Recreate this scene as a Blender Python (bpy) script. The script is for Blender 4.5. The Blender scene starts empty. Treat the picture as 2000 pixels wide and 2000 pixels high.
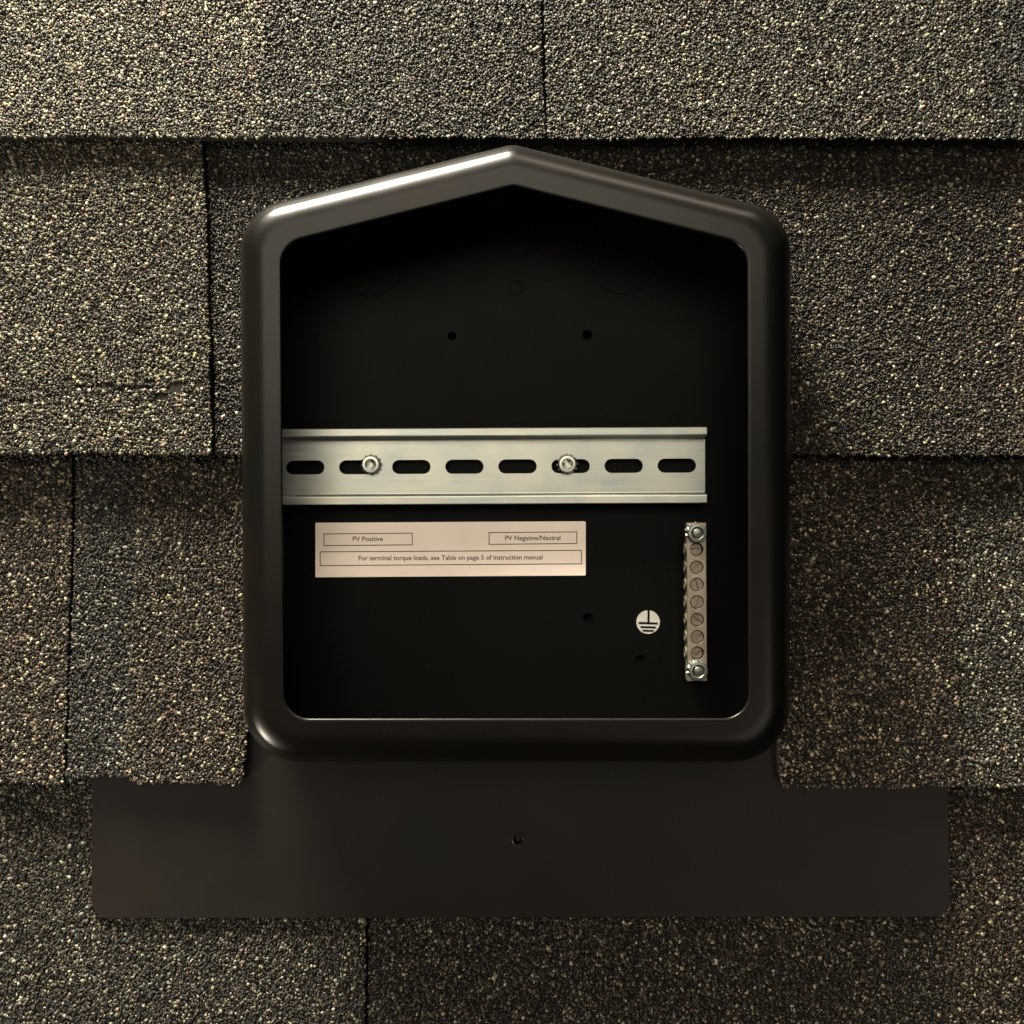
import bpy, bmesh, math, random
import numpy as np
from mathutils import Vector, Matrix
from mathutils.geometry import tessellate_polygon

random.seed(11)
rng = np.random.default_rng(11)
S = bpy.context.scene
COL = S.collection

# ------------------------------------------------------------------ camera
HC = 0.517                      # camera height above the roof plane (m)
FOV = math.radians(50.0)
TF = math.tan(FOV / 2)
cam = bpy.data.objects.new("camera", bpy.data.cameras.new("camera"))
COL.objects.link(cam)
cam.location = (0, 0, HC)
cam.data.angle = FOV
cam.data.clip_start = 0.01
cam.data.clip_end = 50
S.camera = cam

# ------------------------------------------------------------------ light
w = bpy.data.worlds.new("World")
S.world = w
w.use_nodes = True
w.node_tree.nodes["Background"].inputs[0].default_value = (1.0, 0.86, 0.68, 1)
w.node_tree.nodes["Background"].inputs[1].default_value = 0.003

def lamp(name, direction, dist, sx, sy, power, col, target=(0, 0, 0.03), spread=180):
    l = bpy.data.lights.new(name, 'AREA')
    l.shape = 'RECTANGLE'
    l.size, l.size_y = sx, sy
    l.energy = power
    l.color = col
    l.spread = math.radians(spread)
    o = bpy.data.objects.new(name, l)
    COL.objects.link(o)
    d = Vector(direction).normalized()
    o.location = Vector(target) + d * dist
    o.rotation_euler = d.to_track_quat('Z', 'Y').to_euler()
    return o

# ceiling panel in front of the wall, a fluorescent strip up left, a small lamp down left, a dim one up right
lamp("ceiling_panel", (-0.11, 0.36, 1.0), 2.4, 1.8, 1.1, 42, (1.0, 0.88, 0.70))
lamp("wall_washer", (-0.33, 0.91, 0.195), 1.15, 0.46, 0.34, 182, (1.0, 0.91, 0.74))
lamp("small_lamp", (-0.73, -0.64, 0.25), 2.2, 0.36, 0.30, 75, (1.0, 0.90, 0.70))
lamp("far_lamp", (0.30, 0.90, 0.42), 2.6, 1.0, 0.5, 26, (1.0, 0.84, 0.66))
lamp("side_lamp", (0.52, -0.42, 1.0), 2.6, 1.1, 0.9, 10, (1.0, 0.90, 0.78))

vs = S.view_settings
vs.view_transform = 'Standard'
vs.look = 'None'
vs.exposure = 0
vs.gamma = 1

# ------------------------------------------------------------------ helpers
def W(px, py, z):
    """point of the place seen at pixel (px, py) of the 2000 px photograph, at height z"""
    k = (HC - z) * TF / 1000.0
    return ((px - 1000) * k, (1000 - py) * k, z)

def link(name, me, parent=None, mat=None, kind=None, smooth=False):
    o = bpy.data.objects.new(name, me)
    COL.objects.link(o)
    if mat:
        me.materials.append(mat)
    if parent is not None:
        o.parent = parent
        o.matrix_parent_inverse = Matrix.Identity(4)
    if kind:
        o["kind"] = kind
    if smooth:
        me.polygons.foreach_set("use_smooth", [True] * len(me.polygons))
    return o

def mesh_of(name, verts, faces):
    me = bpy.data.meshes.new(name)
    me.from_pydata([tuple(v) for v in verts], [], faces)
    me.update()
    return me

def from_bm(name, bm):
    bmesh.ops.recalc_face_normals(bm, faces=bm.faces)
    me = bpy.data.meshes.new(name)
    bm.to_mesh(me)
    bm.free()
    return me

def circle(cx, cy, r, n=20, ph=0.0):
    return [(cx + r * math.cos(ph + 2 * math.pi * i / n), cy + r * math.sin(ph + 2 * math.pi * i / n)) for i in range(n)]

def stadium(cx, cy, hw, r, rot=0, n=8):
    pts = []
    for i in range(n + 1):
        a = -math.pi / 2 + math.pi * i / n
        pts.append((hw - r + r * math.cos(a), r * math.sin(a)))
    for i in range(n + 1):
        a = math.pi / 2 + math.pi * i / n
        pts.append((-hw + r + r * math.cos(a), r * math.sin(a)))
    c, s = math.cos(rot), math.sin(rot)
    return [(cx + x * c - y * s, cy + x * s + y * c) for x, y in pts]

def add_plate(bm, outer, holes, ztop, zbot):
    """flat sheet with holes; ztop/zbot are numbers or functions of (x, y)"""
    ft = ztop if callable(ztop) else (lambda x, y: ztop)
    fb = zbot if callable(zbot) else (lambda x, y: zbot)
    loops = [outer] + list(holes)
    polys = [[Vector((x, y, 0)) for x, y in lp] for lp in loops]
    tris = tessellate_polygon(polys)
    flat = [p for lp in loops for p in lp]
    vt = [bm.verts.new((x, y, ft(x, y))) for x, y in flat]
    vb = [bm.verts.new((x, y, fb(x, y))) for x, y in flat]
    for t in tris:
        try:
            bm.faces.new([vt[i] for i in t])
            bm.faces.new([vb[i] for i in reversed(t)])
        except ValueError:
            pass
    k = 0
    for lp in loops:
        n = len(lp)
        for i in range(n):
            a, b = k + i, k + (i + 1) % n
            try:
                bm.faces.new((vt[a], vt[b], vb[b], vb[a]))
            except ValueError:
                pass
        k += n

def plate(name, outer, holes, ztop, zbot):
    bm = bmesh.new()
    add_plate(bm, outer, holes, ztop, zbot)
    return from_bm(name, bm)

def add_lathe(bm, cx, cy, prof, n=28):
    """prof: list of (r, z) from outside to the axis"""
    rings = []
    for r, z in prof:
        if r <= 1e-7:
            rings.append([bm.verts.new((cx, cy, z))])
        else:
            rings.append([bm.verts.new((cx + r * math.cos(2 * math.pi * i / n), cy + r * math.sin(2 * math.pi * i / n), z)) for i in range(n)])
    for a, b in zip(rings, rings[1:]):
        for i in range(n):
            j = (i + 1) % n
            if len(b) == 1:
                bm.faces.new((a[i], a[j], b[0]))
            else:
                bm.faces.new((a[i], a[j], b[j], b[i]))

def add_ngon_socket(bm, cx, cy, prof):
    """prof: list of (points list, z) rings of equal length, last one is capped"""
    rings = [[bm.verts.new((cx + x, cy + y, z)) for x, y in pts] for pts, z in prof]
    n = len(rings[0])
    for a, b in zip(rings, rings[1:]):
        for i in range(n):
            j = (i + 1) % n
            bm.faces.new((a[i], a[j], b[j], b[i]))
    bm.faces.new(rings[-1])

def rounded(poly, radii, n=10):
    """polygon with rounded corners, each corner n+1 points"""
    out = []
    m = len(poly)
    for i in range(m):
        p = Vector(poly[i]); a = Vector(poly[i - 1]); b = Vector(poly[(i + 1) % m])
        u = (a - p).normalized(); v = (b - p).normalized()
        ang = u.angle(v)
        r = radii[i]
        d = r / math.tan(ang / 2)
        c = p + (u + v).normalized() * (r / math.sin(ang / 2))
        s = p + u * d - c; e = p + v * d - c
        a0 = math.atan2(s.y, s.x); a1 = math.atan2(e.y, e.x)
        da = (a1 - a0 + math.pi) % (2 * math.pi) - math.pi
        for k in range(n + 1):
            t = a0 + da * k / n
            out.append((c.x + r * math.cos(t), c.y + r * math.sin(t)))
    return out

# ------------------------------------------------------------------ materials
def new_mat(name):
    m = bpy.data.materials.new(name)
    m.use_nodes = True
    nt = m.node_tree
    return m, nt, nt.nodes["Principled BSDF"]

def noise(nt, scale, detail=3, rough=0.55, coord='Object'):
    tc = nt.nodes.new("ShaderNodeTexCoord")
    n = nt.nodes.new("ShaderNodeTexNoise")
    n.inputs["Scale"].default_value = scale
    n.inputs["Detail"].default_value = detail
    n.inputs["Roughness"].default_value = rough
    nt.links.new(tc.outputs[coord], n.inputs["Vector"])
    return n

def ramp(nt, src, stops):
    r = nt.nodes.new("ShaderNodeValToRGB")
    el = r.color_ramp.elements
    while len(el) < len(stops):
        el.new(0.5)
    for e, (p, c) in zip(el, stops):
        e.position = p
        e.color = (*c, 1) if len(c) == 3 else c
    nt.links.new(src, r.inputs["Fac"])
    return r

def bump(nt, src, strength, dist, bsdf):
    b = nt.nodes.new("ShaderNodeBump")
    b.inputs["Strength"].default_value = strength
    b.inputs["Distance"].default_value = dist
    nt.links.new(src, b.inputs["Height"])
    nt.links.new(b.outputs["Normal"], bsdf.inputs["Normal"])

def paint_mat(name, base, rough, fine=1500, bstr=0.12, spec=0.5, warm=1.4):
    m, nt, b = new_mat(name)
    n1 = noise(nt, 14, 3)
    g = sum(base) / 3
    r1 = ramp(nt, n1.outputs["Fac"], [(0.28, (g * 0.85, g * 0.92, g * 0.8)), (0.5, base), (0.72, (g * warm, g * 1.08, g * 0.75))])
    nt.links.new(r1.outputs["Color"], b.inputs["Base Color"])
    n2 = noise(nt, 60, 4)
    r2 = ramp(nt, n2.outputs["Fac"], [(0.3, (rough - 0.015,) * 3), (0.7, (rough + 0.02,) * 3)])
    nt.links.new(r2.outputs["Color"], b.inputs["Roughness"])
    n3 = noise(nt, fine, 3)
    n4 = noise(nt, 9, 2)
    ad = nt.nodes.new("ShaderNodeMath"); ad.operation = 'MULTIPLY_ADD'
    ad.inputs[1].default_value = 9.0
    nt.links.new(n4.outputs["Fac"], ad.inputs[0])
    nt.links.new(n3.outputs["Fac"], ad.inputs[2])
    bump(nt, ad.outputs[0], bstr, 0.00009, b)
    b.inputs["Specular IOR Level"].default_value = spec
    return m

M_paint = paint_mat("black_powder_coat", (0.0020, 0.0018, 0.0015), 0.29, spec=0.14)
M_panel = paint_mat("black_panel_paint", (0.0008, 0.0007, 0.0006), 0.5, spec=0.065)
M_flash = paint_mat("black_flashing_paint", (0.0028, 0.0019, 0.0013), 0.46, spec=0.17, warm=2.0)

def metal_mat(name, c0, c1, rough, stretch=(6, 120, 120), bstr=0.05):
    m, nt, b = new_mat(name)
    b.inputs["Metallic"].default_value = 1
    tc = nt.nodes.new("ShaderNodeTexCoord")
    mp = nt.nodes.new("ShaderNodeMapping")
    mp.inputs["Scale"].default_value = stretch
    nt.links.new(tc.outputs["Object"], mp.inputs["Vector"])
    n = nt.nodes.new("ShaderNodeTexNoise")
    n.inputs["Scale"].default_value = 6
    n.inputs["Detail"].default_value = 5
    nt.links.new(mp.outputs["Vector"], n.inputs["Vector"])
    n2 = noise(nt, 45, 3)
    mx = nt.nodes.new("ShaderNodeMath"); mx.operation = 'MULTIPLY_ADD'
    mx.inputs[1].default_value = 0.35
    nt.links.new(n.outputs["Fac"], mx.inputs[0])
    sc = nt.nodes.new("ShaderNodeMath"); sc.operation = 'MULTIPLY'; sc.inputs[1].default_value = 0.65
    nt.links.new(n2.outputs["Fac"], sc.inputs[0])
    nt.links.new(sc.outputs[0], mx.inputs[2])
    r = ramp(nt, mx.outputs[0], [(0.35, c0), (0.65, c1)])
    nt.links.new(r.outputs["Color"], b.inputs["Base Color"])
    r2 = ramp(nt, n.outputs["Fac"], [(0.3, (rough - 0.06,) * 3), (0.7, (rough + 0.06,) * 3)])
    nt.links.new(r2.outputs["Color"], b.inputs["Roughness"])
    bump(nt, n.outputs["Fac"], bstr, 0.0004, b)
    return m

M_zinc = metal_mat("zinc_plated_steel", (0.29, 0.32, 0.315), (0.40, 0.405, 0.36), 0.42)
M_bolt = metal_mat("bolt_steel", (0.36, 0.37, 0.34), (0.46, 0.47, 0.43), 0.40, (60, 60, 60))
M_brass = metal_mat("tinned_brass", (0.225, 0.195, 0.16), (0.30, 0.265, 0.22), 0.5, (80, 10, 80))
M_nut = metal_mat("nut_steel", (0.17, 0.185, 0.17), (0.24, 0.25, 0.23), 0.42, (60, 60, 60))
M_collar = metal_mat("dull_brass", (0.10, 0.085, 0.065), (0.15, 0.13, 0.10), 0.75, (80, 80, 80))
M_screw = metal_mat("grub_screw_metal", (0.21, 0.18, 0.145), (0.29, 0.25, 0.205), 0.44, (80, 80, 80))

m, nt, b = new_mat("label_paper"); M_paper = m
n = noise(nt, 60, 4)
r = ramp(nt, n.outputs["Fac"], [(0.3, (0.78, 0.68, 0.60)), (0.7, (0.83, 0.73, 0.65))])
nt.links.new(r.outputs["Color"], b.inputs["Base Color"])
b.inputs["Roughness"].default_value = 0.55
m, nt, b = new_mat("print_ink"); M_ink = m
n = noise(nt, 900, 2)
r = ramp(nt, n.outputs["Fac"], [(0.3, (0.03, 0.025, 0.02)), (0.7, (0.055, 0.045, 0.04))])
nt.links.new(r.outputs["Color"], b.inputs["Base Color"])
b.inputs["Roughness"].default_value = 0.6
m, nt, b = new_mat("symbol_paint"); M_white = m
n = noise(nt, 400, 3)
r = ramp(nt, n.outputs["Fac"], [(0.3, (0.34, 0.335, 0.31)), (0.7, (0.44, 0.43, 0.41))])
nt.links.new(r.outputs["Color"], b.inputs["Base Color"])
b.inputs["Roughness"].default_value = 0.6
m, nt, b = new_mat("asphalt_mat"); M_asphalt = m
n = noise(nt, 700, 4)
r = ramp(nt, n.outputs["Fac"], [(0.3, (0.004, 0.0036, 0.003)), (0.7, (0.012, 0.011, 0.009))])
nt.links.new(r.outputs["Color"], b.inputs["Base Color"])
b.inputs["Roughness"].default_value = 0.9
b.inputs["Specular IOR Level"].default_value = 0.08
bump(nt, n.outputs["Fac"], 0.6, 0.001, b)
m, nt, b = new_mat("roof_deck_felt"); M_deck = m
n = noise(nt, 120, 4)
r = ramp(nt, n.outputs["Fac"], [(0.3, (0.008, 0.008, 0.008)), (0.7, (0.016, 0.015, 0.014))])
nt.links.new(r.outputs["Color"], b.inputs["Base Color"])
b.inputs["Roughness"].default_value = 0.9
m, nt, b = new_mat("mineral_granules"); M_gran = m
at = nt.nodes.new("ShaderNodeAttribute"); at.attribute_name = "mineral"
nt.links.new(at.outputs["Color"], b.inputs["Base Color"])
b.inputs["Roughness"].default_value = 0.6
b.inputs["Specular IOR Level"].default_value = 0.16

# ------------------------------------------------------------------ roof deck
me = mesh_of("roof", [], [])
bm = bmesh.new()
add_plate(bm, [(-0.36, -0.36), (0.36, -0.36), (0.36, 0.36), (-0.36, 0.36)], [], -0.010, -0.022)
roof = link("roof", from_bm("roof", bm), None, M_deck, "structure")
roof["label"] = "dark brown asphalt shingle roof around the black box"

# ------------------------------------------------------------------ shingles
ZS = 0.004
def SP(px, py):
    x, y, _ = W(px, py, ZS)
    return x, y

PAL = np.array([
    (0.012, 0.010, 0.008), (0.024, 0.019, 0.015), (0.040, 0.032, 0.025), (0.070, 0.058, 0.045),
    (0.125, 0.107, 0.082), (0.22, 0.195, 0.145), (0.38, 0.34, 0.25), (0.54, 0.51, 0.40),
    (0.050, 0.056, 0.050), (0.095, 0.103, 0.086), (0.09, 0.058, 0.042), (0.15, 0.108, 0.080), (0.050, 0.051, 0.060)])
def blend(dark, mid, light, green, red, blue):
    p = np.array([dark * .5, dark * .5, mid * .35, mid * .4, mid * .25, light * .42, light * .38, light * .20, green * .6, green * .4, red * .6, red * .4, blue])
    return p / p.sum()
B_TAN = blend(.26, .36, .24, .10, .10, .02)
B_GREY = blend(.34, .34, .18, .12, .05, .05)
B_DARK = blend(.52, .26, .10, .08, .06, .03)
B_BROWN = blend(.38, .36, .15, .07, .08, .02)
B_BLUE = blend(.38, .30, .13, .16, .03, .08)

TINT = {id(B_TAN): (1.03, 1.02, 0.92), id(B_GREY): (0.97, 1.0, 0.97), id(B_DARK): (1.0, 0.98, 0.92), id(B_BROWN): (1.05, 0.98, 0.91), id(B_BLUE): (0.90, 0.96, 1.0)}

def inside(pts, poly):
    x, y = pts[:, 0], pts[:, 1]
    res = np.zeros(len(pts), bool)
    n = len(poly)
    for i in range(n):
        x0, y0 = poly[i]; x1, y1 = poly[(i + 1) % n]
        if y0 == y1:
            continue
        c = (y0 > y) != (y1 > y)
        res ^= c & (x < (x1 - x0) * (y - y0) / (y1 - y0) + x0)
    return res

def rough_line(p, q, amp=1.6, step=14):
    """jagged torn edge between two pixel points, end point left out"""
    L = math.hypot(q[0] - p[0], q[1] - p[1])
    k = max(2, int(L / step))
    nx, ny = -(q[1] - p[1]) / L, (q[0] - p[0]) / L
    out = [p]
    for i in range(1, k):
        t = i / k
        a = random.uniform(-amp, amp) + amp * 0.8 * math.sin(t * 9 + p[0])
        out.append((p[0] + (q[0] - p[0]) * t + nx * a, p[1] + (q[1] - p[1]) * t + ny * a))
    return out

def granule_mesh(xy, zf, mixes, patches, tone=1.0, tint=(1, 1, 1)):
    N = len(xy)
    base = np.arange(4) * (math.pi / 2)
    ph = rng.uniform(0, 2 * math.pi, (N, 1))
    ang = base + ph + rng.uniform(-0.55, 0.55, (N, 4))
    size = np.minimum(rng.lognormal(-0.03, 0.30, (N, 1)), 1.75) * 0.00069
    rb = size * rng.uniform(0.7, 1.3, (N, 4))
    rt = rb * rng.uniform(0.55, 0.95, (N, 4))
    h = size * rng.uniform(0.28, 0.80, (N, 1))
    tilt = rng.normal(0, 0.32, (N, 2))
    x = xy[:, 0:1]; y = xy[:, 1:2]
    z0 = zf(xy[:, 0], xy[:, 1])[:, None]
    sink = rng.uniform(-0.00015, 0.00025, (N, 1))
    bx = x + rb * np.cos(ang); by = y + rb * np.sin(ang); bz = np.repeat(z0 - 0.0003 + 0 * sink, 4, 1)
    dx = rt * np.cos(ang); dy = rt * np.sin(ang)
    tz = z0 + h + sink + dx * tilt[:, 0:1] + dy * tilt[:, 1:2]
    V = np.empty((N, 8, 3), np.float32)
    V[:, :4, 0] = bx; V[:, :4, 1] = by; V[:, :4, 2] = bz
    V[:, 4:, 0] = x + dx; V[:, 4:, 1] = y + dy; V[:, 4:, 2] = tz
    q = np.array([[4, 5, 6, 7], [0, 1, 5, 4], [1, 2, 6, 5], [2, 3, 7, 6], [3, 0, 4, 7]])
    F = (q[None] + (np.arange(N) * 8)[:, None, None]).reshape(-1)
    # colour of every granule, drawn from the blend of its patch
    pick = np.empty(N, int)
    u = rng.uniform(0, 1, N)
    for k, mix in enumerate(mixes):
        sel = patches == k
        pick[sel] = np.searchsorted(np.cumsum(mix), u[sel]).clip(0, len(PAL) - 1)
    c = 0.30 * tone * PAL[pick] * rng.uniform(0.7, 1.3, (N, 1)) * rng.uniform(0.86, 1.14, (N, 3)) * np.array(tint)
    C = np.ones((N, 8, 4), np.float32)
    C[:, :, :3] = c[:, None, :]
    me = bpy.data.meshes.new("granules")
    me.vertices.add(N * 8); me.loops.add(N * 20); me.polygons.add(N * 5)
    me.vertices.foreach_set("co", V.reshape(-1))
    me.loops.foreach_set("vertex_index", F.astype(np.int32))
    me.polygons.foreach_set("loop_start", (np.arange(N * 5) * 4).astype(np.int32))
    me.update(calc_edges=True)
    a = me.color_attributes.new("mineral", 'FLOAT_COLOR', 'POINT')
    a.data.foreach_set("color", C.reshape(-1))
    return me

SPACING = 0.00104
def make_shingle(poly_px, row, mixes, lift=0.0, thick=0.0068, hide=None, bald=(), tone=1.0):
    """row = (py of the edge above, py of its own lower edge, z at the top, z at the lower edge)"""
    y_top, y_bot, zl, zh = row
    poly = [SP(*p) for p in poly_px]
    ya = SP(0, y_top)[1]; yb = SP(0, y_bot)[1]
    ph = random.uniform(0, 6)
    def zf(x, y):
        t = (ya - y) / (ya - yb)
        tc = np.clip(t, 0, 1.1)
        return zl + (zh - zl) * tc ** 1.8 + lift + 0.0002 * np.sin(x * 42 + ph) * tc + 0.0002 * np.sin(x * 97 + ph * 3) * tc
    # slab: outline tessellated with inner grid rows kept simple
    bm = bmesh.new()
    add_plate(bm, poly, [], 1.0, 0.0)
    ylo = min(p[1] for p in poly); yhi = max(p[1] for p in poly); xlo = min(p[0] for p in poly); xhi = max(p[0] for p in poly)
    for ax, lo, hi, st in ((1, ylo, yhi, 0.012), (0, xlo, xhi, 0.02)):
        for q in np.arange(lo + st * 0.53, hi, st):
            co = (q, 0, 0) if ax == 0 else (0, q, 0)
            no = (1, 0, 0) if ax == 0 else (0, 1, 0)
            bmesh.ops.bisect_plane(bm, geom=bm.verts[:] + bm.edges[:] + bm.faces[:], plane_co=co, plane_no=no, dist=1e-6)
    for v in bm.verts:                          # bend the slab over the course below
        z = float(zf(v.co.x, v.co.y)) - 0.00025
        v.co.z = z if v.co.z > 0.5 else z - thick
    o = link("shingle", from_bm("shingle", bm), roof, M_asphalt)
    P = np.array(poly)
    mn, mx = P.min(0), P.max(0)
    mn = np.maximum(mn, -0.279); mx = np.minimum(mx, 0.279)
    nx = int((mx[0] - mn[0]) / SPACING) + 2; ny = int((mx[1] - mn[1]) / (SPACING * 0.866)) + 2
    gx, gy = np.meshgrid(np.arange(nx), np.arange(ny))
    X = mn[0] + (gx + 0.5 * (gy % 2)) * SPACING; Y = mn[1] + gy * SPACING * 0.866
    xy = np.stack([X.ravel(), Y.ravel()], 1)
    xy = xy + rng.normal(0, SPACING * 0.24, xy.shape)
    keep = inside(xy + np.stack([np.zeros(len(xy)), rng.uniform(0, 0.0010, len(xy))], 1), poly) & (xy[:, 1] > -0.279)
    yo = SP(0, y_top - 22)[1]
    keep &= xy[:, 1] < yo                       # nothing grows where the course above covers it
    keep &= rng.uniform(0, 1, len(xy)) > 0.035
    if hide is not None:
        keep &= ~inside(xy, hide)
    for (bx, by, brx, bry) in bald:             # worn spots
        cx, cy = SP(bx, by); s = HC * TF / 1000
        d = ((xy[:, 0] - cx) / (brx * s)) ** 2 + ((xy[:, 1] - cy) / (bry * s)) ** 2
        keep &= ~((d < 1) & (rng.uniform(0, 1, len(xy)) < 0.97))
    xy = xy[keep]
    # soft patches of another blend
    k = rng.uniform(0, 6.28, 4)
    f = np.sin(xy[:, 0] * 48 + k[0]) + np.sin(xy[:, 1] * 39 + k[1]) + np.sin((xy[:, 0] + xy[:, 1]) * 83 + k[2]) + np.sin((xy[:, 0] - xy[:, 1]) * 61 + k[3]) + rng.normal(0, 0.9, len(xy))
    pt = np.where(f > 1.1, 1, 0)
    g = link("granules", granule_mesh(xy, zf, mixes, pt, tone, TINT[id(mixes[0])]), o, M_gran, "stuff")
    return o

ROW1 = (-330, 275, 0.0005, 0.0094)
ROW2 = (275, 888, 0.0005, 0.0094)
ROW3 = (888, 1524, 0.0005, 0.0096)
ROW4 = (1524, 2170, 0.0003, 0.0064)
L, R = -170, 2170

def strip(x0t, x0b, x1t, x1b, yt, yb0, yb1=None):
    """four sided shingle with torn sides and lower edge; px"""
    yb1 = yb0 if yb1 is None else yb1
    a, b_, c, d = (x0t, yt), (x0b, yb0), (x1b, yb1), (x1t, yt)
    pts = rough_line(a, b_, 1.2) + rough_line(b_, c, 1.9, 9) + rough_line(c, d, 1.2) + [d]
    return pts

# top course
make_shingle(strip(L, L, 516, 518, -170, 274, 273), ROW1, [B_TAN, B_GREY], tone=1.20)
make_shingle(strip(512, 514, 1053, 1063, -170, 273, 276), ROW1, [B_GREY, B_DARK], lift=-0.0002, tone=0.88)
make_shingle(strip(1060, 1069, 1912, 1922, -170, 275, 277), ROW1, [B_GREY, B_TAN], lift=0.0002, tone=1.02)
make_shingle(strip(1914, 1924, R, R, -170, 278, 277), ROW1, [B_BLUE, B_GREY], lift=-0.0003, tone=0.90)

# second course, cut round the gable of the box
make_shingle(rough_line((L, 235), (L, 886), 1) + rough_line((L, 886), (421, 886), 1.9, 9) + rough_line((421, 886), (412, 640), 1.5)
             + rough_line((412, 640), (392, 235), 1.5) + [(392, 235)], ROW2, [B_TAN, B_GREY], lift=0.0026, thick=0.0084,
             bald=((349, 758, 15, 11), (322, 778, 15, 9), (283, 760, 18, 5), (255, 757, 8, 4), (213, 756, 15, 7), (60, 786, 16, 6), (135, 768, 9, 8), (140, 744, 8, 5), (395, 752, 9, 8), (372, 770, 10, 5), (300, 748, 10, 4), (240, 764, 12, 4), (165, 758, 8, 6), (85, 764, 9, 4), (20, 778, 10, 5), (335, 742, 7, 4), (105, 776, 9, 4), (188, 605, 7, 6)), tone=1.05)
gable_l = [(496, 886), (496, 500), (520, 455), (580, 418), (1000, 312)]
gable_r = [(1436, 418), (1500, 455), (1531, 505), (1531, 886)]
make_shingle([(386, 235)] + rough_line((400, 300), (427, 888), 1.8) + rough_line((427, 888), (496, 887), 1.6, 9) + gable_l + [(1000, 235)],
             ROW2, [B_GREY, B_DARK], lift=-0.0004, tone=0.80)
make_shingle([(1002, 235), (1002, 312)] + gable_r + rough_line((1531, 888), (1984, 890), 1.9, 9) + rough_line((1984, 890), (1978, 235), 1.2) + [(1978, 235)],
             ROW2, [B_DARK, B_GREY], tone=0.95)
make_shingle(strip(1973, 1979, R, R, 235, 890), ROW2, [B_BROWN, B_TAN], lift=0.0003, tone=1.10)

# third course, cut either side of the box and lying over the flashing
make_shingle(strip(L, L, 135, 133, 850, 1522, 1522), ROW3, [B_BROWN, B_TAN], lift=0.0003, tone=1.15)
make_shingle([(140, 850)] + rough_line((141, 860), (138, 1520), 1.0) + rough_line((138, 1520), (176, 1509), 1.6, 9) + rough_line((176, 1509), (244, 1508), 1.8, 9)
             + rough_line((252, 1508), (274, 850), 1.3) + [(274, 850)], ROW3, [B_BLUE, B_GREY], lift=-0.0003, tone=1.00)
make_shingle([(270, 850)] + rough_line((270, 860), (247, 1508), 1.3) + rough_line((247, 1508), (270, 1521), 1.0, 9) + rough_line((270, 1521), (470, 1524), 1.9, 9)
             + [(481, 1517)] + rough_line((482, 1510), (493, 1250), 1.2) + [(494, 850)], ROW3, [B_BROWN, B_GREY], lift=0.0001, bald=((322, 1047, 6, 6),), tone=1.10)
make_shingle([(1532, 850)] + rough_line((1532, 1250), (1518, 1440), 1.2) + rough_line((1518, 1440), (1517, 1522), 1.2) + [(1526, 1530)]
             + rough_line((1530, 1530), (1872, 1529), 1.9, 9) + rough_line((1872, 1529), (1868, 850), 1.2) + [(1868, 850)], ROW3, [B_BROWN, B_DARK], tone=1.35)  # tab tone raised: brighter light at lower right is put into the colour
make_shingle(strip(1869, 1873, R, R, 850, 1529, 1528), ROW3, [B_GREY, B_BLUE], lift=-0.0005, tone=1.50)  # tab's own tone plus painted-in light of the lower right

# bottom course, partly under the flashing
FL = [SP(195, 1500), SP(195, 1776), SP(1838, 1776), SP(1838, 1500)]
make_shingle(strip(L, L, 711, 713, 1490, 2170), ROW4, [B_GREY, B_DARK], lift=0.0005, hide=FL, tone=1.10)
make_shingle(strip(717, 722, 1118, 1122, 1490, 2170), ROW4, [B_DARK, B_DARK], lift=-0.0006, hide=FL, tone=0.98)
make_shingle(strip(1112, 1116, 1851, 1854, 1490, 2170), ROW4, [B_DARK, B_GREY], lift=-0.0002, hide=FL, tone=1.10)  # tone includes some lower right light painted into the granules
make_shingle(strip(1847, 1850, R, R, 1490, 2170), ROW4, [B_BROWN, B_DARK], lift=0.0001, hide=FL, tone=1.25)  # own tone, lightened further to paint in the lower right light

# ------------------------------------------------------------------ the box
box = bpy.data.objects.new("roof_box", None)
COL.objects.link(box)
box.empty_display_size = 0.05
box["label"] = "open black metal solar junction box with pointed top, set in the shingles"
box["category"] = "junction box"

ZT, ZO = 0.060, 0.050
outer_px = rounded([(1001, 281), (468, 413), (475, 1489), (1543, 1489), (1546, 416)], [52, 100, 112, 112, 100], 14)
inner_px = rounded([(1003, 362), (548, 476), (555, 1404), (1463, 1403), (1460, 477)], [24, 52, 50, 50, 52], 14)
OUT = [W(x, y, ZO)[:2] for x, y in outer_px]
INN = [W(x, y, ZT)[:2] for x, y in inner_px]

def ring(t, z, flare=0.0):
    pts = []
    n = len(OUT)
    for i in range(n):
        a, b_ = INN[i], OUT[i]
        x = a[0] + (b_[0] - a[0]) * t; y = a[1] + (b_[1] - a[1]) * t
        if flare:
            d = Vector((b_[0] - a[0], b_[1] - a[1])).normalized()
            x += d.x * flare; y += d.y * flare
        pts.append((x, y, z))
    return pts

# profile of the drawn steel shell: under lip, rolled inner edge, flat lip, round shoulder, wall, foot
prof = [(0.93, 0.0022, 0), (0.93, ZT - 0.011, 0), (0.80, ZT - 0.0032, 0), (0.55, ZT - 0.0012, 0), (0.04, ZT - 0.0012, 0)]
for k in range(0, 7):                            # rolled inner edge, 0.85 mm radius
    a = -math.pi / 2 - math.pi * k / 6
    prof.append((0.036 + 0.036 * math.cos(a), ZT - 0.0006 + 0.0006 * math.sin(a), 0))
prof += [(0.075, ZT, 0), (0.27, ZT, 0), (0.30, ZT, 0)]
for k in range(1, 25):                           # shoulder
    a = math.pi / 2 * k / 24
    prof.append((0.32 + 0.68 * math.sin(a), ZT - 0.0125 * (1 - math.cos(a)), 0))
prof += [(1.0, 0.006, 0), (1.0, 0.0042, 0.0006), (1.0, 0.003, 0.002), (1.0, 0.0026, 0.0045), (1.0, 0.0016, 0.0045)]
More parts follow.
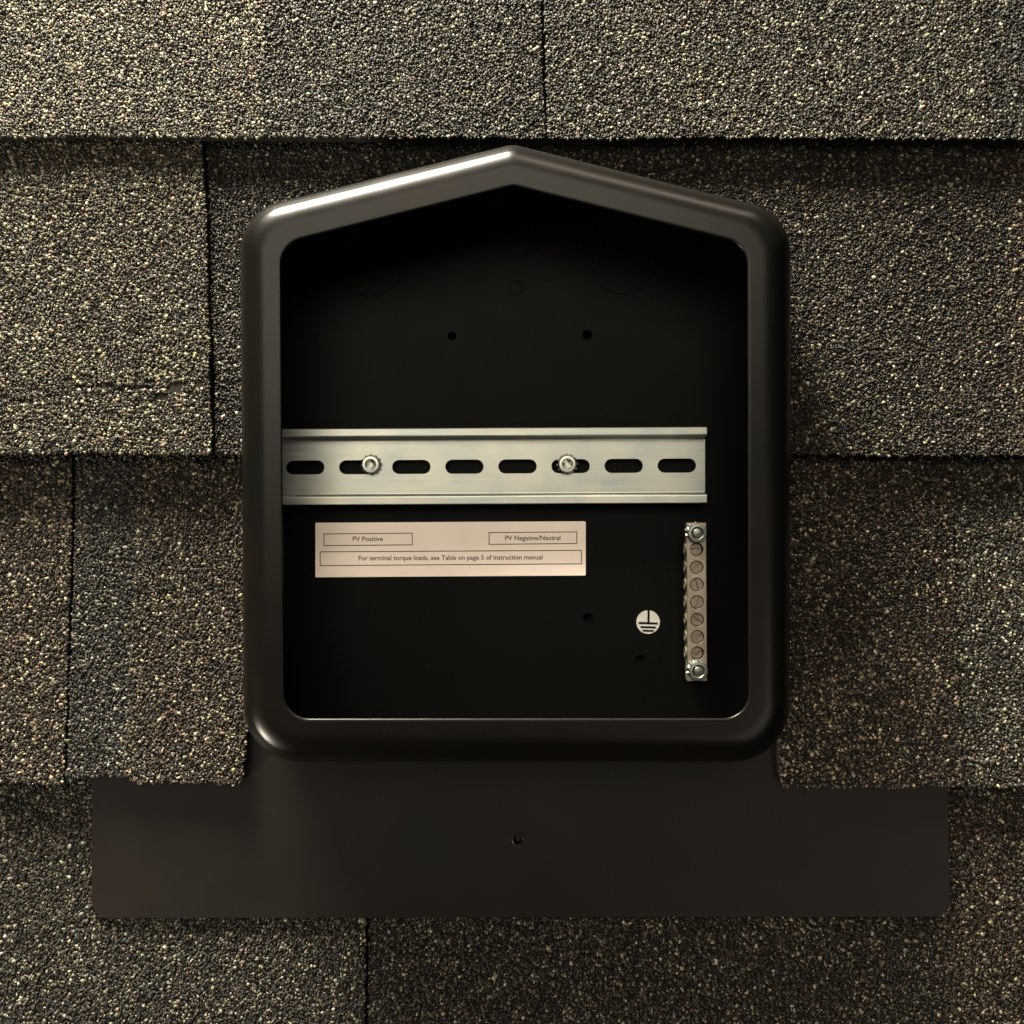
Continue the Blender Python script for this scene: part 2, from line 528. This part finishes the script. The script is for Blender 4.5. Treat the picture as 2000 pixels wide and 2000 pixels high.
V, F = [], []
n = len(OUT)
for t, z, fl in prof:
    V += ring(t, z, fl)
m_ = len(prof)
for j in range(m_):
    for i in range(n):
        i2 = (i + 1) % n; j2 = (j + 1) % m_
        F.append((j * n + i, j * n + i2, j2 * n + i2, j2 * n + i))
me = mesh_of("housing", V, F)
bm = bmesh.new(); bm.from_mesh(me); shell = from_bm("housing", bm)
housing = link("housing", shell, box, M_paint, smooth=True)

# flashing plate below the box
def zfl(x, y):
    ya, yb = SP(0, 1380)[1], SP(0, 1788)[1]
    t = (ya - y) / (ya - yb)
    return 0.0016 + t * 0.0035
fl_px = rounded([(180, 1400), (181, 1790), (1852, 1787), (1850, 1400), (1474, 1400), (1474, 1446), (526, 1446), (526, 1400)],
                [4, 34, 30, 4, 2, 2, 2, 2], 6)
fl = [W(x, y, 0.003)[:2] for x, y in fl_px]
hx, hy, _ = W(1012, 1639, 0.003)
bm = bmesh.new()
add_plate(bm, fl, [circle(hx, hy, 0.0021, 18)], zfl, lambda x, y: zfl(x, y) - 0.0009)
flashing = link("flashing", from_bm("flashing", bm), box, M_flash)
bm = bmesh.new()
add_lathe(bm, hx, hy, [(0.0030, zfl(hx, hy) + 0.00005), (0.0027, zfl(hx, hy) + 0.00035), (0.0022, zfl(hx, hy) + 0.0003), (0.00205, zfl(hx, hy) - 0.0008)], 22)
link("hole_rim", from_bm("hole_rim", bm), flashing, M_flash, smooth=True)
bm = bmesh.new()
add_lathe(bm, hx, hy, [(0.0018, zfl(hx, hy) - 0.0012), (0.0016, zfl(hx, hy) - 0.0006), (0.0009, zfl(hx, hy) - 0.0003), (0.0007, zfl(hx, hy) - 0.0009), (0, zfl(hx, hy) - 0.0011)], 20)
link("nail_head", from_bm("nail_head", bm), flashing, M_flash)

# back panel with drilled holes and pressed knockouts
ZB = 0.0018
bp = [(p[0], p[1]) for p in ring(0.90, 0)]
holes_px = [(883, 656, 8.5), (1147, 654, 10), (1149, 1208, 11), (1251, 1289, 10.5), (619, 659, 7)]
holes = []
for x, y, r_ in holes_px:
    a, c, _ = W(x, y, ZB)
    holes.append(circle(a, c, r_ * 0.00024, 18))
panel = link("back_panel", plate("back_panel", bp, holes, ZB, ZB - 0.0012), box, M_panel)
for cx_, cy_, r_ in ((725, 517, 62), (1006, 442, 62), (1216, 512, 62), (1008, 563, 13)):
    a, c, _ = W(cx_, cy_, ZB)
    rr = r_ * 0.00024
    bm = bmesh.new()
    add_lathe(bm, a, c, [(rr + 0.0007, ZB - 0.0002), (rr + 0.0004, ZB + 0.00004), (rr, ZB + 0.00012), (rr - 0.0004, ZB + 0.00004), (rr - 0.0007, ZB - 0.0002)], 40)
    link("knockout", from_bm("knockout", bm), panel, M_panel, smooth=True)

# ------------------------------------------------------------------ slotted mounting rail
ZW, ZF = 0.0068, 0.0132         # web and flange heights
TH = 0.001
bm = bmesh.new()
xl = W(512, 900, ZF)[0]; xr = W(1377, 900, ZW)[0]; xrf = W(1380.5, 900, ZF)[0]
rot = 0.0052
yc = W(1000, 911, ZW)[1]
slots = []
for i in range(8):
    px = 596 + i * 103.7
    py = 913 - i * 0.52
    a, c, _ = W(px, py, ZW)
    slots.append(stadium(a, c, 37.6 * 0.000238, 13.8 * 0.000238, rot))
hw = 0.01215
def yr(x, off):
    return yc + off + (x - 0) * rot
add_plate(bm, [(xl, yr(xl, -hw)), (xr, yr(xr, -hw)), (xr, yr(xr, hw)), (xl, yr(xl, hw))], slots, ZW, ZW - TH)
def section(sign):
    """bend, wall, bend, flange: upper line of the sheet from the web outward"""
    pts = [(hw, ZW)]
    for k in range(1, 5):
        a = math.pi / 2 * k / 4
        pts.append((hw + 0.0009 * math.sin(a), ZW + 0.0011 * (1 - math.cos(a))))
    for k in range(0, 5):
        a = math.pi / 2 * k / 4
        pts.append((hw + 0.0009 + 0.0012 * (1 - math.cos(a)), ZF - 0.0014 + 0.0014 * math.sin(a)))
    pts.append((0.0172, ZF))
    pts.append((0.01755, ZF - 0.0003))
    low = [(hw, ZW - TH), (hw + 0.0012, ZW - TH + 0.0003), (hw + 0.0020, ZW), (hw + 0.0020, ZF - 0.0018), (0.01755, ZF - 0.0011)]
    return pts, low
for sg in (1, -1):
    up, low = section(sg)
    loop = up + low[::-1]
    a = [bm.verts.new((xl, yr(xl, sg * y), z)) for y, z in loop]
    c = [bm.verts.new((xrf, yr(xrf, sg * y), z)) for y, z in loop]
    k = len(loop)
    for i in range(k):
        bm.faces.new((a[i], a[(i + 1) % k], c[(i + 1) % k], c[i]))
    bm.faces.new(a); bm.faces.new(c)
rail = link("mounting_rail", from_bm("mounting_rail", bm), box, M_zinc)

def hexpts(r, n=24):
    out = []
    for i in range(n):
        a = 2 * math.pi * i / n
        d = (a + math.pi / 6) % (math.pi / 3) - math.pi / 6
        out.append((r / math.cos(d) * math.cos(a), r / math.cos(d) * math.sin(a)))
    return out
def circ(r, n=24):
    return [(r * math.cos(2 * math.pi * i / n), r * math.sin(2 * math.pi * i / n)) for i in range(n)]

def bolt_mesh(cx, cy, z, r=0.0043, h=0.0032):
    bm = bmesh.new()
    add_ngon_socket(bm, cx, cy, [
        (circ(r * 0.99), z), (circ(r * 1.0), z + h * 0.55), (circ(r * 0.95), z + h * 0.85), (circ(r * 0.86), z + h),
        (circ(r * 0.60), z + h * 1.02), (hexpts(r * 0.50), z + h * 0.95), (hexpts(r * 0.47), z + h * 0.35), (circ(r * 0.2), z + h * 0.22)])
    return from_bm("bolt", bm)
def washer_mesh(cx, cy, z, r=0.0050, teeth=12):
    bm = bmesh.new()
    pts = []
    for i in range(teeth * 4):
        a = 2 * math.pi * i / (teeth * 4)
        rr = r * (1.0 if i % 4 < 2 else 0.88)
        pts.append((rr * math.cos(a), rr * math.sin(a)))
    n_ = len(pts)
    a = [bm.verts.new((cx + x, cy + y, z + (0.0005 if (i % 4) < 2 else 0.0))) for i, (x, y) in enumerate(pts)]
    b_ = [bm.verts.new((cx + x * 0.72, cy + y * 0.72, z + 0.0009)) for x, y in pts]
    c = [bm.verts.new((cx + x, cy + y, z - 0.0004)) for x, y in pts]
    for i in range(n_):
        j = (i + 1) % n_
        bm.faces.new((a[i], a[j], b_[j], b_[i])); bm.faces.new((c[i], c[j], a[j], a[i]))
    bm.faces.new(b_)
    return from_bm("lock_washer", bm)
for px, py in ((724, 907), (1108, 906)):
    a, c, _ = W(px, py, ZW + 0.003)
    link("lock_washer", washer_mesh(a, c, ZW + 0.0004), rail, M_nut)
    link("bolt", bolt_mesh(a, c, ZW + 0.0008), rail, M_bolt)

# ------------------------------------------------------------------ printed label
ZL = ZB + 0.00025
quad = [(616, 1127.5), (1144, 1124), (1144, 1018), (616, 1021)]
lab = [W(x, y, ZL)[:2] for x, y in rounded(quad, [1.5, 1.5, 3, 1.5], 3)]
label = link("instruction_label", plate("instruction_label", lab, [], ZL, ZB + 0.00002), box, M_paper)

def text_mesh(s, cx, cy, width, z, rot=0.0, name="lettering", bold=0.0):
    cu = bpy.data.curves.new(name, 'FONT')
    cu.body = s
    cu.align_x = 'CENTER'; cu.align_y = 'CENTER'
    cu.offset = bold
    cu.resolution_u = 3
    o = bpy.data.objects.new(name, cu)
    COL.objects.link(o)
    bpy.context.view_layer.update()
    dg = bpy.context.evaluated_depsgraph_get()
    me = bpy.data.meshes.new_from_object(o.evaluated_get(dg))
    bpy.data.objects.remove(o)
    me.name = name
    me.materials.clear()
    co = np.empty(len(me.vertices) * 3, np.float32)
    me.vertices.foreach_get("co", co)
    co = co.reshape(-1, 3)
    wd = co[:, 0].max() - co[:, 0].min()
    k = width / wd
    x0 = (co[:, 0].max() + co[:, 0].min()) / 2
    y0 = 0.0
    x = (co[:, 0] - x0) * k; y = (co[:, 1] - y0) * k
    c_, s_ = math.cos(rot), math.sin(rot)
    co[:, 0] = cx + x * c_ - y * s_; co[:, 1] = cy + x * s_ + y * c_; co[:, 2] = z
    me.vertices.foreach_set("co", co.reshape(-1))
    me.update()
    return me
PX = 0.0002402                                   # metres per photo pixel at the panel
for s, px, py, wpx in (("PV Positive", 718.5, 1053, 59), ("PV Negative/Neutral", 1040.5, 1051, 108),
                       ("For terminal torque loads, see Table on page 5 of instruction manual", 880, 1089.5, 359)):
    a, c, _ = W(px, py, ZL)
    link("lettering", text_mesh(s, a, c, wpx * PX, ZL + 0.00006, 0.0055, bold=0.016), label, M_ink)
def frame_mesh(q, th):
    bm = bmesh.new()
    o_ = [W(x, y, ZL)[:2] for x, y in q]
    cx_ = sum(p[0] for p in o_) / 4; cy_ = sum(p[1] for p in o_) / 4
    i_ = [(p[0] - math.copysign(th, p[0] - cx_), p[1] - math.copysign(th, p[1] - cy_)) for p in o_]
    a = [bm.verts.new((x, y, ZL + 0.00006)) for x, y in o_]
    b_ = [bm.verts.new((x, y, ZL + 0.00006)) for x, y in i_]
    for k in range(4):
        bm.faces.new((a[k], a[(k + 1) % 4], b_[(k + 1) % 4], b_[k]))
    return from_bm("printed_frame", bm)
for q in ([(632, 1066.5), (806, 1065), (806, 1040.5), (632, 1042)], [(954.5, 1064), (1127.5, 1062.5), (1127.5, 1038), (954.5, 1039.5)],
          [(624.5, 1105.5), (1136.5, 1102), (1136.5, 1074), (624.5, 1077)]):
    link("printed_frame", frame_mesh(q, 1.7 * PX), label, M_ink)

# ------------------------------------------------------------------ earth symbol
a, c, _ = W(1265.8, 1215, ZB)
disc = link("earth_symbol", plate("earth_symbol", circle(a, c, 23 * PX, 40), [], ZB + 0.00015, ZB + 0.00002), box, M_white)
for x0, x1, y0, y1 in ((1264.6, 1268.6, 1191.6, 1216), (1247, 1284.5, 1214.6, 1218.4), (1251, 1280.5, 1222.6, 1226.2), (1254.7, 1276.5, 1229.8, 1233.2)):
    p0 = W(x0, y1, ZB); p1 = W(x1, y0, ZB)
    t = 0.03
    q = [(p0[0], p0[1] + t * 0), (p1[0], p0[1] - (p1[0] - p0[0]) * t), (p1[0], p1[1] - (p1[0] - p0[0]) * t), (p0[0], p1[1])]
    link("earth_line", plate("earth_line", q, [], ZB + 0.00027, ZB + 0.00016), disc, M_panel)

# ------------------------------------------------------------------ earthing bar with clamp screws
ZG = 0.0135
bx0, bx1 = W(1341.5, 1000, ZG)[0], W(1379, 1000, ZG)[0]
by0, by1 = W(1000, 1330, ZG)[1], W(1000, 1021, ZG)[1]
tilt = -0.006
def gx(x, y):
    return x + (y - by1) * tilt
ring_px = [1073, 1108, 1142, 1176, 1210.5, 1244, 1276]
cent = [W(1360.5 + i * 0.3, y, ZG)[:2] for i, y in enumerate(ring_px)]
gholes = [circle(x, y, 13.0 * PX, 22) for x, y in cent]
bm = bmesh.new()
o_ = [(gx(bx0, by0), by0), (gx(bx1, by0), by0), (gx(bx1, by1), by1), (gx(bx0, by1), by1)]
add_plate(bm, o_, gholes, ZG, ZG - 0.005)
o2 = [(gx(bx0, by0) + 0.0002, by0 + .0002), (gx(bx1, by0) - .0002, by0 + .0002), (gx(bx1, by1) - .0002, by1 - .0002), (gx(bx0, by1) + .0002, by1 - .0002)]
add_plate(bm, o2, [], ZG - 0.0053, ZG - 0.0085)
bar = link("earth_bar", from_bm("earth_bar", bm), box, M_brass)
bv = bar.modifiers.new("edge", 'BEVEL'); bv.width = 0.0003; bv.segments = 2; bv.limit_method = 'ANGLE'; bv.angle_limit = math.radians(60)

def slot_screw(cx, cy, z, r, ang, tilt_):
    """grub screw with a slot cut across the head"""
    bm = bmesh.new()
    n_ = 24
    hwid = r * 0.16
    outer_ = circ(r, n_)
    ca, sa = math.cos(ang), math.sin(ang)
    def rect(u, v): return (u * ca - v * sa, u * sa + v * ca)
    e = math.sqrt(max(r * r - hwid * hwid, 0)) * 0.93
    for sg in (1, -1):                            # two half moons
        a0 = math.asin(hwid / r)
        pts = [(r * math.cos(a0 + (math.pi - 2 * a0) * i / 12), r * math.sin(a0 + (math.pi - 2 * a0) * i / 12)) for i in range(13)]
        if sg < 0:
            pts = [(-x, -y) for x, y in pts]
        ptsw = [rect(*p) for p in pts]
        top = [bm.verts.new((cx + x * 0.92, cy + y * 0.92, z + x * tilt_[0] + y * tilt_[1])) for x, y in ptsw]
        rim = [bm.verts.new((cx + x, cy + y, z - r * 0.16 + x * tilt_[0] + y * tilt_[1])) for x, y in ptsw]
        bot = [bm.verts.new((cx + x, cy + y, z - 0.003)) for x, y in ptsw]
        k = len(top)
        bm.faces.new(top)
        for i in range(k):
            j = (i + 1) % k
            bm.faces.new((top[i], top[j], rim[j], rim[i])); bm.faces.new((rim[i], rim[j], bot[j], bot[i]))
    fl_ = [bm.verts.new((cx + x, cy + y, z - r * 0.55)) for x, y in circ(r * 0.97, n_)]
    bm.faces.new(fl_)
    return from_bm("clamp_screw", bm)
for i, (x, y) in enumerate(cent):
    deep = 0.0024 if i in (0, 6) else 0.0002 + 0.0003 * (i % 3)
    ang = (0.05, 0.7, 1.9, 1.2, -0.6, 0.5, 0.2)[i]
    t_ = (random.uniform(-0.03, 0.03), random.uniform(-0.03, 0.03))
    link("clamp_screw", slot_screw(x, y, ZG - deep, 12.2 * PX, ang, t_), bar, M_screw)

# wire entry collars along the left side of the bar
for i, (x, y) in enumerate(cent):
    bm = bmesh.new()
    x0 = gx(bx0, y)
    zc = ZG - 0.0043
    for k in range(12):
        pass
    ringA = [bm.verts.new((x0 - 0.0007, y + 0.0026 * math.cos(2 * math.pi * k / 16), zc + 0.0026 * math.sin(2 * math.pi * k / 16))) for k in range(16)]
    ringB = [bm.verts.new((x0 + 0.0006, y + 0.0031 * math.cos(2 * math.pi * k / 16), zc + 0.0031 * math.sin(2 * math.pi * k / 16))) for k in range(16)]
    ringC = [bm.verts.new((x0 - 0.0007, y + 0.0019 * math.cos(2 * math.pi * k / 16), zc + 0.0019 * math.sin(2 * math.pi * k / 16))) for k in range(16)]
    ringD = [bm.verts.new((x0 + 0.0016, y + 0.0019 * math.cos(2 * math.pi * k / 16), zc + 0.0019 * math.sin(2 * math.pi * k / 16))) for k in range(16)]
    for k in range(16):
        j = (k + 1) % 16
        bm.faces.new((ringB[k], ringB[j], ringA[j], ringA[k]))
        bm.faces.new((ringA[k], ringA[j], ringC[j], ringC[k]))
        bm.faces.new((ringC[k], ringC[j], ringD[j], ringD[k]))
    bm.faces.new(ringD)
    link("wire_entry", from_bm("wire_entry", bm), bar, M_collar)

for (px, py, tz) in ((1362.5, 1041, 0.0), (1364.5, 1311, 0.0)):
    a, c, _ = W(px, py, ZG + 0.003)
    link("lock_washer", washer_mesh(a - 0.0009, c + 0.0004, ZG + 0.0004, 0.0047, 9), bar, M_nut)
    bm = bmesh.new()
    r_ = 0.0043; z_ = ZG + 0.0008
    add_lathe(bm, a, c, [(r_, z_), (r_, z_ + 0.0016), (r_ * 0.95, z_ + 0.0021), (r_ * 0.70, z_ + 0.0022), (r_ * 0.62, z_ + 0.0018),
                         (r_ * 0.59, z_ + 0.0006), (r_ * 0.55, z_ + 0.0006), (r_ * 0.53, z_ + 0.0015), (r_ * 0.40, z_ + 0.0021), (0, z_ + 0.0023)], 30)
    link("bolt", from_bm("bolt", bm), bar, M_nut, smooth=False)
